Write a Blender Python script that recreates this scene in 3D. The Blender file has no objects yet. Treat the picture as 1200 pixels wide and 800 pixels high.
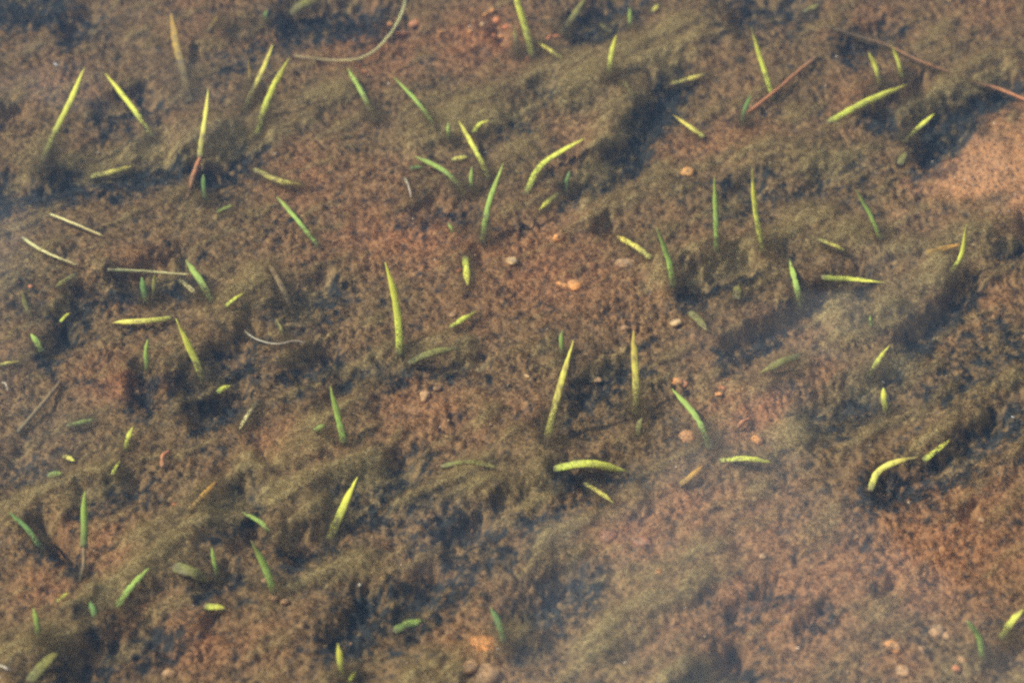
import bpy, math, random
import numpy as np
from mathutils import Vector, Matrix

R = math.radians
S = bpy.context.scene
COL = S.collection
random.seed(7)
rng = np.random.default_rng(11)

# ---------------------------------------------------------------- camera
PITCH = R(40.0)                 # looking down on shallow water from the bank
DIST = 2.05
LENS = 84.0
cam_d = bpy.data.cameras.new('camera')
cam_d.lens = LENS
cam_d.sensor_width = 36.0
cam_d.clip_start = 0.05
cam_d.clip_end = 500
cam = bpy.data.objects.new('camera', cam_d)
COL.objects.link(cam)
cam.location = (0, -DIST * math.cos(PITCH), DIST * math.sin(PITCH))
cam.rotation_euler = (math.pi / 2 - PITCH, 0, 0)
cam_d.dof.use_dof = True
cam_d.dof.focus_distance = DIST - 0.04
cam_d.dof.aperture_fstop = 5.0
S.camera = cam

# ---------------------------------------------------------------- sky and sun
SUN_EL, SUN_AZ = R(47), R(-86)      # azimuth from +y (away from the camera) towards +x
w = bpy.data.worlds.new('World')
S.world = w
w.use_nodes = True
nt = w.node_tree
nt.nodes.clear()
N = nt.nodes.new
out = N('ShaderNodeOutputWorld')
bg = N('ShaderNodeBackground')
sky = N('ShaderNodeTexSky')
sky.sky_type = 'NISHITA'
sky.sun_disc = False
sky.sun_elevation = SUN_EL
sky.sun_rotation = SUN_AZ
sky.dust_density = 0.2
sky.ozone_density = 5.0
tc = N('ShaderNodeTexCoord')
mp = N('ShaderNodeMapping')
mp.inputs['Location'].default_value = (14.60, 17.88, 6.54)
mp.inputs['Scale'].default_value = (1, 1, 1.25)
cn = N('ShaderNodeTexNoise')
cn.inputs["Scale"].default_value = 5.0
cn.inputs['Detail'].default_value = 4.0
cn.inputs['Roughness'].default_value = 0.5
cr = N('ShaderNodeValToRGB')
cr.color_ramp.interpolation = 'EASE'
cr.color_ramp.elements[0].position = 0.485
cr.color_ramp.elements[0].color = (0, 0, 0, 1)
cr.color_ramp.elements[1].position = 0.63
cr.color_ramp.elements[1].color = (1, 1, 1, 1)
mx = N('ShaderNodeMix')
mx.data_type = 'RGBA'
mx.inputs['B'].default_value = (9.5, 10.8, 13.2, 1)      # sunlit cloud beside the clear sky
L = nt.links.new
L(tc.outputs['Generated'], mp.inputs['Vector'])
L(mp.outputs['Vector'], cn.inputs['Vector'])
L(cn.outputs['Fac'], cr.inputs['Fac'])
L(cr.outputs['Color'], mx.inputs['Factor'])
L(sky.outputs['Color'], mx.inputs['A'])
L(mx.outputs['Result'], bg.inputs['Color'])
bg.inputs['Strength'].default_value = 0.15
L(bg.outputs['Background'], out.inputs['Surface'])

sun_d = bpy.data.lights.new('sun', 'SUN')
sun_d.energy = 5.0
sun_d.angle = R(2.0)
sun_d.color = (1.0, 0.95, 0.86)
sun = bpy.data.objects.new('sun', sun_d)
COL.objects.link(sun)
sv = Vector((math.cos(SUN_EL) * math.sin(SUN_AZ), math.cos(SUN_EL) * math.cos(SUN_AZ), math.sin(SUN_EL)))
sun.rotation_euler = sv.to_track_quat('Z', 'Y').to_euler()
sun.location = sv * 5

S.view_settings.view_transform = 'Standard'
S.view_settings.look = 'None'
S.view_settings.exposure = 0.47
S.view_settings.gamma = 1.0
S.render.engine = 'CYCLES'
S.cycles.use_denoising = False
S.cycles.filter_width = 2.6
S.cycles.max_bounces = 6
S.cycles.diffuse_bounces = 2
S.cycles.volume_bounces = 0
S.cycles.transparent_max_bounces = 8

# ---------------------------------------------------------------- pixel <-> place
F = LENS / 36.0 * 1200.0
sp, cp = math.sin(PITCH), math.cos(PITCH)
CAM = np.array([0, -DIST * cp, DIST * sp])


def at(px, py, z=0.0):
    """Where the sight line of a photo pixel meets the level z."""
    a, b = (px - 600) / F, -(py - 400) / F
    d = np.array([a, cp + b * sp, -sp + b * cp])
    t = (z - CAM[2]) / d[2]
    return CAM + d * t


def proj(x, y, z):
    dx, dy, dz = x - CAM[0], y - CAM[1], z - CAM[2]
    dep = dy * cp - dz * sp
    up = dy * sp + dz * cp
    return 600 + F * dx / dep, 400 - F * up / dep


MPX = DIST / F                      # metres per photo pixel near the middle


# ---------------------------------------------------------------- noise
def hash2(ix, iy, seed):
    h = (ix.astype(np.int64) * 374761393 + iy.astype(np.int64) * 668265263 + seed * 1442695041) & 0x7fffffff
    h = ((h ^ (h >> 13)) * 1274126177) & 0x7fffffff
    h = (h ^ (h >> 16)) & 0x7fffffff
    return h / 0x7fffffff


def vnoise(x, y, seed=0):
    """Gradient noise, about -1 to 1."""
    xi, yi = np.floor(x), np.floor(y)
    fx, fy = x - xi, y - yi
    sx = fx * fx * fx * (fx * (fx * 6 - 15) + 10)
    sy = fy * fy * fy * (fy * (fy * 6 - 15) + 10)

    def g(i, j):
        t = hash2(xi + i, yi + j, seed) * 2 * np.pi
        return np.cos(t) * (fx - i) + np.sin(t) * (fy - j)
    a = g(0, 0); b = g(1, 0); c = g(0, 1); d = g(1, 1)
    a = a + (b - a) * sx
    c = c + (d - c) * sx
    return (a + (c - a) * sy) * 1.5


def fbm(x, y, seed=0, octv=4, gain=0.5):
    s, amp, tot = 0, 1.0, 0
    for o in range(octv):
        ca, sa = math.cos(0.7 * o + 0.3), math.sin(0.7 * o + 0.3)
        s = s + amp * vnoise((x * ca - y * sa) * 2 ** o + 17.3 * o, (x * sa + y * ca) * 2 ** o - 9.1 * o, seed + o)
        tot += amp
        amp *= gain
    return s / tot


def sstep(a, b, x):
    t = np.clip((x - a) / (b - a), 0, 1)
    return t * t * (3 - 2 * t)


# ---------------------------------------------------------------- what the bed looks like
# segments in photo pixels: x0, y0, x1, y1, half width, height (mm)
HOLLOWS = [
    (5, 232, 100, 214, 24, -24), (80, 214, 190, 196, 22, -28), (125, 140, 172, 122, 15, -16), (250, 215, 292, 172, 22, -22),
    (350, 30, 430, 22, 20, -24), (0, 14, 40, 4, 22, -16), (85, 40, 110, 26, 13, -14), (0, 150, 20, 140, 16, -14),
    (280, 45, 310, 38, 14, -15), (690, 40, 722, 8, 22, -24), (600, 148, 642, 112, 14, -14), (672, 230, 745, 190, 16, -22),
    (730, 190, 790, 108, 20, -15), (1035, 138, 1075, 122, 16, -26), (1088, 160, 1170, 112, 23, -15), (1090, 190, 1120, 170, 18, -18),
    (1000, 62, 1035, 45, 14, -12), (870, 30, 935, 10, 16, -12), (150, 342, 215, 328, 17, -28), (92, 356, 130, 340, 13, -16),
    (60, 420, 82, 405, 13, -20), (80, 375, 95, 368, 9, -14), (165, 480, 172, 440, 12, -16), (225, 455, 275, 425, 20, -18),
    (235, 500, 285, 470, 15, -16), (345, 365, 375, 345, 18, -15), (355, 440, 385, 425, 17, -15), (282, 398, 292, 390, 8, -14),
    (556, 312, 560, 320, 9, -16), (400, 440, 560, 428, 15, -14), (690, 462, 735, 432, 20, -18), (640, 510, 690, 480, 12, -12),
    (706, 283, 712, 280, 8, -20), (812, 345, 868, 328, 16, -28), (960, 350, 1005, 340, 12, -20), (865, 415, 962, 352, 13, -19),
    (1045, 438, 1130, 350, 13, -17), (955, 500, 1015, 470, 19, -20), (1010, 470, 1050, 440, 10, -14), (1040, 575, 1105, 558, 20, -20),
    (1100, 560, 1160, 515, 20, -14), (1180, 300, 1198, 285, 13, -18), (45, 640, 85, 660, 12, -26), (265, 605, 290, 592, 16, -15),
    (350, 655, 380, 640, 18, -18), (280, 645, 300, 630, 10, -12), (95, 596, 160, 575, 14, -14), (400, 600, 470, 562, 24, -20),
    (405, 615, 425, 605, 15, -14), (400, 755, 440, 715, 20, -18), (480, 720, 515, 690, 18, -15), (530, 650, 560, 625, 16, -12),
    (618, 735, 670, 695, 22, -16), (90, 795, 180, 755, 20, -18), (240, 690, 262, 682, 12, -14), (822, 800, 865, 782, 15, -24),
    (690, 572, 735, 560, 15, -17), (650, 562, 670, 558, 10, -16), (788, 330, 800, 325, 8, -14), (1180, 780, 1200, 770, 14, -12),
    (312, 552, 320, 550, 10, -20), (240, 740, 255, 735, 10, -12), (105, 730, 130, 712, 12, -12), (250, 570, 262, 562, 8, -10),
    (585, 50, 590, 45, 9, -14), (860, 725, 900, 700, 12, -9), (940, 735, 965, 722, 10, -10), (1030, 700, 1045, 688, 8, -9),
    (1130, 610, 1140, 605, 8, -12), (465, 20, 480, 40, 14, -12), (500, 250, 560, 262, 14, -10), (860, 240, 880, 230, 16, -11),
    (960, 215, 1000, 200, 16, -11), (380, 485, 400, 470, 14, -12), (0, 560, 30, 545, 14, -12), (590, 600, 640, 575, 14, -10),
]
RIDGES = [
    (490, 150, 650, 95, 26, 15), (640, 95, 840, 25, 26, 17), (700, 190, 735, 110, 26, 15), (690, 240, 790, 215, 14, 10),
    (785, 312, 900, 285, 22, 17), (900, 285, 960, 265, 16, 8), (60, 180, 200, 165, 18, 14), (180, 168, 310, 140, 18, 15),
    (320, 140, 400, 90, 22, 8), (20, 770, 160, 660, 24, 14), (160, 650, 300, 545, 26, 17), (300, 545, 420, 470, 22, 12),
    (330, 590, 430, 540, 24, 12), (490, 785, 610, 740, 24, 14), (700, 745, 830, 640, 28, 12), (990, 365, 1100, 310, 20, 16),
    (930, 500, 1060, 415, 18, 12), (870, 455, 935, 425, 14, 8), (20, 600, 130, 555, 22, 12), (120, 310, 200, 300, 16, 8),
    (1060, 120, 1180, 70, 18, 14), (870, 170, 1000, 185, 22, 10), (930, 250, 1060, 290, 20, 8), (230, 400, 300, 330, 26, 8),
    (0, 330, 60, 300, 20, 6), (1130, 260, 1200, 230, 26, 7), (560, 570, 640, 560, 20, 9), (780, 790, 830, 765, 14, 14),
    (470, 590, 610, 540, 14, 6), (560, 480, 650, 540, 20, 7), (1080, 520, 1180, 440, 16, 9), (0, 745, 100, 700, 14, 8),
    (340, 680, 420, 650, 16, 8), (640, 640, 740, 580, 22, 8), (480, 410, 540, 400, 14, 9), (590, 190, 640, 160, 14, 7),
]
# reddish mud showing between the mats: x, y, rx, ry, strength
REDS = [
    (500, 280, 120, 45, .8), (640, 320, 120, 60, .8), (560, 45, 60, 35, 1.0), (430, 60, 60, 40, .7), (140, 450, 50, 32, .9),
    (330, 525, 45, 30, .8), (110, 640, 60, 40, .8), (860, 165, 70, 30, .5), (880, 480, 60, 40, .8), (960, 440, 40, 20, .3),
    (1100, 650, 130, 80, .9), (980, 670, 130, 70, .75), (1120, 560, 60, 40, .4), (880, 620, 80, 60, .6), (740, 620, 60, 40, .8), (820, 600, 50, 40, .6), (250, 750, 80, 40, .6),
    (560, 770, 40, 25, .9), (540, 490, 90, 40, .5), (60, 690, 40, 25, .5), (360, 210, 60, 40, .6), (1000, 110, 30, 40, .5),
    (160, 300, 50, 16, .5), (1170, 590, 50, 30, .5), (1170, 350, 40, 30, .5), (1000, 20, 80, 20, .2), (1150, 10, 60, 25, .4),
    (240, 30, 60, 30, .3), (390, 290, 60, 40, .4), (870, 720, 130, 80, .6), (1050, 770, 40, 30, .6), (60, 90, 50, 40, .3),
]


# blue-black shade of the hollows, painted into the bed colour: x0, y0, x1, y1, half width, strength
HOLLOW_SHADE = [
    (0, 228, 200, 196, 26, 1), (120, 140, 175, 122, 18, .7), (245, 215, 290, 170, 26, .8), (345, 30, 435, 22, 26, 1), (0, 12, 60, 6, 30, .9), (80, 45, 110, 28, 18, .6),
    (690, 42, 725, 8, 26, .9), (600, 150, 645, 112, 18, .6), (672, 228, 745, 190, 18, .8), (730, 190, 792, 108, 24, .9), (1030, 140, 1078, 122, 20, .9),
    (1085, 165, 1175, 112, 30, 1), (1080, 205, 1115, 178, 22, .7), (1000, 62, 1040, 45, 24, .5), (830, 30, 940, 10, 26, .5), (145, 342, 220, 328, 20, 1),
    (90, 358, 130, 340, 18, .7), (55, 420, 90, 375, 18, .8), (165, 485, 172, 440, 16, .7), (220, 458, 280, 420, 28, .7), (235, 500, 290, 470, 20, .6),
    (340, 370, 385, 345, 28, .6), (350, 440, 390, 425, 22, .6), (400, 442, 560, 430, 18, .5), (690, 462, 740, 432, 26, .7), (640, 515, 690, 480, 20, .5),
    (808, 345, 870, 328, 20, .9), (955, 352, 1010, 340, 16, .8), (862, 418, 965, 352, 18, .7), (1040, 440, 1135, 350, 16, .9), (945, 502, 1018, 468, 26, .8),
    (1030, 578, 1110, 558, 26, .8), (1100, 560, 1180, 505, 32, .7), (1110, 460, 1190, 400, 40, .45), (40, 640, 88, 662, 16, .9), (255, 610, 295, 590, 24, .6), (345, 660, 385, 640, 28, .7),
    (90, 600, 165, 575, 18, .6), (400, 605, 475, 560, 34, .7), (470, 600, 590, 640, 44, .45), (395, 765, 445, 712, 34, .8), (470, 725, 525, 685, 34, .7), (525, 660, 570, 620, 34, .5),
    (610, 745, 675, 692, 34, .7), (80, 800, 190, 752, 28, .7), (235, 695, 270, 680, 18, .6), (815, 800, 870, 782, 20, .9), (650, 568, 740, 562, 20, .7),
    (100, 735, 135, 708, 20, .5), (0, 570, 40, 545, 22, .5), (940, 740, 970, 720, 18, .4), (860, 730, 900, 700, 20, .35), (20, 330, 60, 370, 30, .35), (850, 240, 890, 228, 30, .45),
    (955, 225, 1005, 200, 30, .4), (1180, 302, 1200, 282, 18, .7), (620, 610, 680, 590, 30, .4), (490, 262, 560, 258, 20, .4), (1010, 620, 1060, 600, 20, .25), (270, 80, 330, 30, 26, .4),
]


def seg_w(u, v, seg, z):
    (x0, y0, x1, y1, hw) = seg[:5]
    a = at(x0, y0, z); b = at(x1, y1, z)
    ax, ay = proj(a[0], a[1], 0); bx, by = proj(b[0], b[1], 0)
    dx, dy = bx - ax, by - ay
    t = np.clip(((u - ax) * dx + (v - ay) * dy) / (dx * dx + dy * dy + 1e-6), 0, 1)
    d2 = (u - ax - t * dx) ** 2 + (v - ay - t * dy) ** 2
    return np.exp(-(d2 / (hw * hw)) ** 1.35)


def bed(x, y):
    """Height and the masks of the lake bed at world x, y (arrays)."""
    x = np.asarray(x, float); y = np.asarray(y, float)
    yc = np.clip(y, -0.75, 1.6)
    xc = np.clip(x, -1.4, 1.4)
    u, v = proj(xc, yc, 0)
    wx = x * 1000.0; wy = y * 1000.0                       # mm
    # drift runs from lower left to upper right
    ca, sa = math.cos(R(38)), math.sin(R(38))
    al = wx * ca + wy * sa; ac = -wx * sa + wy * ca
    inside = sstep(0.0, 1.0, 1 - np.maximum(np.abs(u - 600) - 640, np.abs(v - 400) - 440) / 160)
    wu = u + 11 * fbm(wx / 38, wy / 38, 3, 3) + 5 * fbm(wx / 9, wy / 9, 5, 2)
    wv = v + 9 * fbm(wx / 38, wy / 38, 8, 3) + 5 * fbm(wx / 9, wy / 9, 6, 2)
    sel = inside > 0.001
    us, vs = wu[sel], wv[sel]
    h = np.zeros_like(x); mat = np.zeros_like(x); hol = np.zeros_like(x)
    hs = np.zeros_like(us); ms = np.zeros_like(us); ds = np.zeros_like(us)
    for s in RIDGES:
        g = seg_w(us, vs, s, s[5] * .0007)
        hs = np.maximum(hs, s[5] * g); ms = np.maximum(ms, g * min(1, s[5] / 13))
    for s in HOLLOWS:
        g = seg_w(us, vs, s, s[5] * .0007)
        ds = np.maximum(ds, -s[5] * g)
    h[sel] = hs * .50 - ds * .95; mat[sel] = ms; hol[sel] = np.clip(ds / 24, 0, 1)
    # the same kind of ground beyond the picture
    rn = fbm(al / 150, ac / 55, 21, 4)
    gen = 16 * rn + 8 * fbm(al / 60, ac / 30, 31, 3)
    h = h * inside + gen * (1 - inside * 0.78)
    mat = np.clip(mat * inside + sstep(0.12, 0.45, rn) * (1 - inside * .75), 0, 1)
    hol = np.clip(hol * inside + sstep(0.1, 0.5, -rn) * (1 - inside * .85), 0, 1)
    red = np.zeros_like(x)
    rs = np.zeros_like(us)
    for (cx, cy, rx, ry, st) in REDS:
        rs = np.maximum(rs, st * np.exp(-(((us - cx) / rx) ** 2 + ((vs - cy) / ry) ** 2)))
    red[sel] = rs
    red = np.clip(red * inside + sstep(0.0, .5, fbm(wx / 120, wy / 120, 41, 3)) * .6 * (1 - inside * .6), 0, 1)
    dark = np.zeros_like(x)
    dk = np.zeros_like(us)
    for s in HOLLOW_SHADE:
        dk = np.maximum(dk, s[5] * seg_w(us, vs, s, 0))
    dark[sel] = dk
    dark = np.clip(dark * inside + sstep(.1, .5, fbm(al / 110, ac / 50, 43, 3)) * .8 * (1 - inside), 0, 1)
    # open sand by the right edge of the mats
    dsand = np.maximum(((1150 - wu) * .62 + (166 - wv) * .78), ((wv - 238) * .80 - (wu - 1150) * .10))
    dsand = dsand + 60 * fbm(wx / 45, wy / 45, 45, 5, .65)
    sand = sstep(26, -30, dsand) * (.62 + .38 * sstep(-.25, .12, fbm(wx / 9, wy / 9, 48, 3, .6))) * inside * sstep(1420, 1330, u)
    sand = np.clip(sand + .35 * sstep(.25, .5, fbm(wx / 90, wy / 70, 47, 3)) * (1 - inside), 0, 1)
    # crumbs, pits and fibres
    streak = fbm((al + 6 * fbm(wx / 30, wy / 30, 35, 2)) / 85, (ac + 9 * fbm(wx / 30, wy / 30, 36, 3)) / 20, 33, 4, .55)             # algae drawn out along the drift
    mat = mat * (.40 + .95 * sstep(-.22, .22, streak)) + .60 * sstep(.08, .36, streak) * (1 - mat)
    mat = np.clip(mat * (1 - .55 * red) * (1 - sand), 0, 1)
    h = h + 4.2 * mat
    crumb = 1 - 0.75 * mat
    c1 = fbm(wx / 17, wy / 17, 51, 3, .5)
    c2 = fbm(wx / 4.2, wy / 4.2, 61, 3, .6)
    # flocs: rounded lumps with creases between them
    jx = wx + 3.0 * fbm(wx / 9, wy / 9, 55, 2); jy = wy + 3.0 * fbm(wx / 9, wy / 9, 56, 2)
    b1 = np.abs(vnoise(jx / 8.5, jy / 8.5, 63)); b2 = np.abs(vnoise(jx / 4.1 + .3 * b1, jy / 4.1, 64)); b3 = np.abs(vnoise(jx / 2.0, jy / 2.0, 65))
    fl = np.minimum(b1, .6) * 5.0 + np.minimum(b2, .6) * 3.4 + b3 * 1.5 - 2.6
    pit = sstep(.25, .6, fbm(jx / 13, jy / 13, 71, 3, .6) + .2 * hol)
    rough = sstep(-.25, .35, fbm(al / 75, ac / 50, 73, 3) + .35 * hol - .1)
    h = h + crumb * (1 - .8 * sand) * (2.4 * c1 + .7 * c2 + fl * (.55 + 1.05 * rough) - 3.0 * pit * rough)
    h = h + mat * (.9 * fbm(al / 12, ac / 5, 81, 3) + 1.6 * c1 + .6 * c2)
    h = h + sand * (1.3 * c2 + 1.6 * c1 + 2.0 * fbm(wx / 2.2, wy / 2.2, 46, 2))
    return h * 0.001, mat, hol, red, sand, dark


MUD = np.array([.210, .124, .052]); REDMUD = np.array([.35, .152, .062]); OLIVE = np.array([.360, .265, .108])
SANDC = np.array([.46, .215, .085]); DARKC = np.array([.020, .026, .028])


def bed_colour(x, y, mat, dark, red, sand):
    wx = x * 1000.; wy = y * 1000.
    ca, sa = math.cos(R(38)), math.sin(R(38))
    al = wx * ca + wy * sa; ac = -wx * sa + wy * ca
    n1 = fbm(wx / 70, wy / 70, 91, 3)
    n2 = fbm(wx / 11, wy / 11, 95, 3)
    st = fbm((al + 5 * n2) / 26, (ac + 4 * n1) / 6.5, 99, 4, .6)                       # streaks along the drift
    c = MUD + (REDMUD - MUD) * np.clip(red + .25 * n1, 0, 1)[:, None]
    c = c + (OLIVE - c) * np.clip(mat * .8 + .25 * st, 0, 1)[:, None]
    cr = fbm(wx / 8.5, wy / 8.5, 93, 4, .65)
    dark_mix = np.clip(.80 * dark + .65 * fbm(wx / 24, wy / 24, 97, 4, .65) + (.9 + .5 * dark) * cr + .10, 0, 1) * (1 - .60 * mat)
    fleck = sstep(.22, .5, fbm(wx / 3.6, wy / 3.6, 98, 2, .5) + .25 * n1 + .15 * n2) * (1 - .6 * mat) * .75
    dark_mix = np.clip(np.maximum(sstep(.05, .72, dark_mix), fleck), 0, .94)
    c = c + (DARKC - c) * dark_mix[:, None]  # painted hollow shade, broken up by random dark crumbs and flecks
    c = c + (SANDC - c) * np.clip(sand, 0, 1)[:, None]
    c = c * (1 + .5 * sand * fbm(wx / 3.5, wy / 3.5, 92, 3, .6))[:, None]
    c = c * (1 + .14 * n2 + .15 * n1 + .17 * st * (1 - sand))[:, None]
    return np.clip(c, .008, .8)


# ---------------------------------------------------------------- materials
def new_mat(name):
    m = bpy.data.materials.new(name)
    m.use_nodes = True
    m.node_tree.nodes.clear()
    return m, m.node_tree.nodes.new, m.node_tree.links.new


def mat_bed():
    m, N, L = new_mat('silt')
    o = N('ShaderNodeOutputMaterial'); b = N('ShaderNodeBsdfPrincipled')
    a = N('ShaderNodeAttribute'); a.attribute_name = 'col'
    g = N('ShaderNodeNewGeometry')
    n = N('ShaderNodeTexNoise'); n.inputs['Scale'].default_value = 520; n.inputs['Detail'].default_value = 4; n.inputs['Roughness'].default_value = .7
    r = N('ShaderNodeMapRange'); r.inputs[1].default_value = .3; r.inputs[2].default_value = .7; r.inputs[3].default_value = .62; r.inputs[4].default_value = 1.38
    mu = N('ShaderNodeMix'); mu.data_type = 'RGBA'; mu.blend_type = 'MULTIPLY'; mu.inputs['Factor'].default_value = 1
    L(g.outputs['Position'], n.inputs['Vector']); L(n.outputs['Fac'], r.inputs[0])
    L(a.outputs['Color'], mu.inputs['A']); L(r.outputs[0], mu.inputs['B'])
    L(mu.outputs['Result'], b.inputs['Base Color'])
    bp = N('ShaderNodeBump'); bp.inputs['Strength'].default_value = .5; bp.inputs['Distance'].default_value = .0015
    L(n.outputs['Fac'], bp.inputs['Height']); L(bp.outputs['Normal'], b.inputs['Normal'])
    b.inputs['Roughness'].default_value = .95; b.inputs['Specular IOR Level'].default_value = .08
    L(b.outputs[0], o.inputs['Surface'])
    return m


def mat_soft(name, trans=.52, spec=.05):
    """Thin translucent matter coloured by its own attribute."""
    m, N, L = new_mat(name)
    o = N('ShaderNodeOutputMaterial'); a = N('ShaderNodeAttribute'); a.attribute_name = 'col'
    d = N('ShaderNodeBsdfDiffuse'); t = N('ShaderNodeBsdfTranslucent'); x = N('ShaderNodeMixShader')
    x.inputs[0].default_value = trans
    L(a.outputs['Color'], d.inputs['Color']); L(a.outputs['Color'], t.inputs['Color'])
    L(d.outputs[0], x.inputs[1]); L(t.outputs[0], x.inputs[2]); L(x.outputs[0], o.inputs['Surface'])
    return m


def mat_leaf():
    m, N, L = new_mat('leaf')
    o = N('ShaderNodeOutputMaterial'); a = N('ShaderNodeAttribute'); a.attribute_name = 'col'
    g = N('ShaderNodeNewGeometry')
    n = N('ShaderNodeTexNoise'); n.inputs['Scale'].default_value = 260; n.inputs['Detail'].default_value = 3
    r = N('ShaderNodeMapRange'); r.inputs[1].default_value = .32; r.inputs[2].default_value = .62; r.inputs[3].default_value = .88; r.inputs[4].default_value = 1.05
    mu = N('ShaderNodeMix'); mu.data_type = 'RGBA'; mu.blend_type = 'MULTIPLY'; mu.inputs['Factor'].default_value = 1
    L(g.outputs['Position'], n.inputs['Vector']); L(n.outputs['Fac'], r.inputs[0])
    L(a.outputs['Color'], mu.inputs['A']); L(r.outputs[0], mu.inputs['B'])
    b = N('ShaderNodeBsdfPrincipled'); b.inputs['Roughness'].default_value = .6; b.inputs['Specular IOR Level'].default_value = .12
    t = N('ShaderNodeBsdfTranslucent'); x = N('ShaderNodeAddShader')
    h1 = N('ShaderNodeMix'); h1.data_type = 'RGBA'; h1.blend_type = 'MULTIPLY'; h1.inputs['Factor'].default_value = 1; h1.inputs['B'].default_value = (.78, .78, .76, 1)
    h2 = N('ShaderNodeMix'); h2.data_type = 'RGBA'; h2.blend_type = 'MULTIPLY'; h2.inputs['Factor'].default_value = 1; h2.inputs['B'].default_value = (.20, .21, .17, 1)
    L(mu.outputs['Result'], h1.inputs['A']); L(mu.outputs['Result'], h2.inputs['A'])
    L(h1.outputs['Result'], b.inputs['Base Color']); L(h2.outputs['Result'], t.inputs['Color'])
    L(b.outputs[0], x.inputs[0]); L(t.outputs[0], x.inputs[1]); L(x.outputs[0], o.inputs['Surface'])
    return m


def mat_stone(name='stone', coat=.42):
    m, N, L = new_mat(name)
    o = N('ShaderNodeOutputMaterial'); a = N('ShaderNodeAttribute'); a.attribute_name = 'col'
    b = N('ShaderNodeBsdfPrincipled'); g = N('ShaderNodeNewGeometry')
    n = N('ShaderNodeTexNoise'); n.inputs['Scale'].default_value = 350; n.inputs['Detail'].default_value = 4
    r = N('ShaderNodeMapRange'); r.inputs[1].default_value = .3; r.inputs[2].default_value = .7; r.inputs[3].default_value = .6; r.inputs[4].default_value = 1.25
    mu = N('ShaderNodeMix'); mu.data_type = 'RGBA'; mu.blend_type = 'MULTIPLY'; mu.inputs['Factor'].default_value = 1
    L(g.outputs['Position'], n.inputs['Vector']); L(n.outputs['Fac'], r.inputs[0])
    L(a.outputs['Color'], mu.inputs['A']); L(r.outputs[0], mu.inputs['B'])
    n2 = N('ShaderNodeTexNoise'); n2.inputs['Scale'].default_value = 210; n2.inputs['Detail'].default_value = 5; n2.inputs['Roughness'].default_value = .7
    r2 = N('ShaderNodeMapRange'); r2.inputs[1].default_value = .44; r2.inputs[2].default_value = .60; r2.inputs[3].default_value = 0; r2.inputs[4].default_value = coat
    mz = N('ShaderNodeMix'); mz.data_type = 'RGBA'; mz.inputs['B'].default_value = (.19, .125, .07, 1)      # silt lying on the stone
    L(g.outputs['Position'], n2.inputs['Vector']); L(n2.outputs['Fac'], r2.inputs[0]); L(r2.outputs[0], mz.inputs['Factor'])
    L(mu.outputs['Result'], mz.inputs['A']); L(mz.outputs['Result'], b.inputs['Base Color'])
    b.inputs['Roughness'].default_value = .8; b.inputs['Specular IOR Level'].default_value = .15
    L(b.outputs[0], o.inputs['Surface'])
    return m


def mat_water():
    m, N, L = new_mat('water')
    o = N('ShaderNodeOutputMaterial'); f = N('ShaderNodeFresnel'); f.inputs['IOR'].default_value = 1.333
    t = N('ShaderNodeBsdfTransparent'); t.inputs['Color'].default_value = (.93, .96, .95, 1)
    gl = N('ShaderNodeBsdfGlossy'); gl.inputs['Roughness'].default_value = .03
    x = N('ShaderNodeMixShader'); g = N('ShaderNodeNewGeometry')
    n = N('ShaderNodeTexNoise'); n.inputs['Scale'].default_value = 7; n.inputs['Detail'].default_value = 2
    bp = N('ShaderNodeBump'); bp.inputs['Strength'].default_value = .12; bp.inputs['Distance'].default_value = .01
    L(g.outputs['Position'], n.inputs['Vector']); L(n.outputs['Fac'], bp.inputs['Height'])
    L(bp.outputs['Normal'], gl.inputs['Normal'])
    L(f.outputs[0], x.inputs[0]); L(t.outputs[0], x.inputs[1]); L(gl.outputs[0], x.inputs[2]); L(x.outputs[0], o.inputs['Surface'])
    return m


M_BED, M_FUZZ, M_LEAF, M_STONE, M_WATER = mat_bed(), mat_soft('algae'), mat_leaf(), mat_stone(), mat_water()
M_GRAIN = mat_stone('sand_grain', .2)


# ---------------------------------------------------------------- mesh helpers
def mesh_np(name, co, faces, k, col, mat, smooth=False):
    me = bpy.data.meshes.new(name)
    nf = len(faces)
    me.vertices.add(len(co)); me.loops.add(nf * k); me.polygons.add(nf)
    me.vertices.foreach_set('co', np.ascontiguousarray(co, dtype=np.float32).ravel())
    me.loops.foreach_set('vertex_index', np.ascontiguousarray(faces, dtype=np.int32).ravel())
    me.polygons.foreach_set('loop_start', np.arange(0, nf * k, k, dtype=np.int32))
    me.polygons.foreach_set('loop_total', np.full(nf, k, dtype=np.int32))
    if smooth:
        me.polygons.foreach_set('use_smooth', np.ones(nf, dtype=bool))
    me.update(calc_edges=True)
    at_ = me.attributes.new('col', 'FLOAT_COLOR', 'POINT')
    at_.data.foreach_set('color', np.concatenate([col, np.ones((len(co), 1))], 1).astype(np.float32).ravel())
    me.materials.append(mat)
    return me


def link(name, me, parent=None):
    o = bpy.data.objects.new(name, me)
    COL.objects.link(o)
    if parent:
        o.parent = parent
    return o


# ---------------------------------------------------------------- the setting: bed and water
def axis(lo, hi, step, far):
    a = list(np.arange(lo, hi, step))
    s, p = step, a[-1]
    while p < far:
        s *= 1.16; p += s; a.append(p)
    s, p = step, a[0]
    pre = []
    while p > -far:
        s *= 1.16; p -= s; pre.append(p)
    return np.array(pre[::-1] + a)


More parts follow.
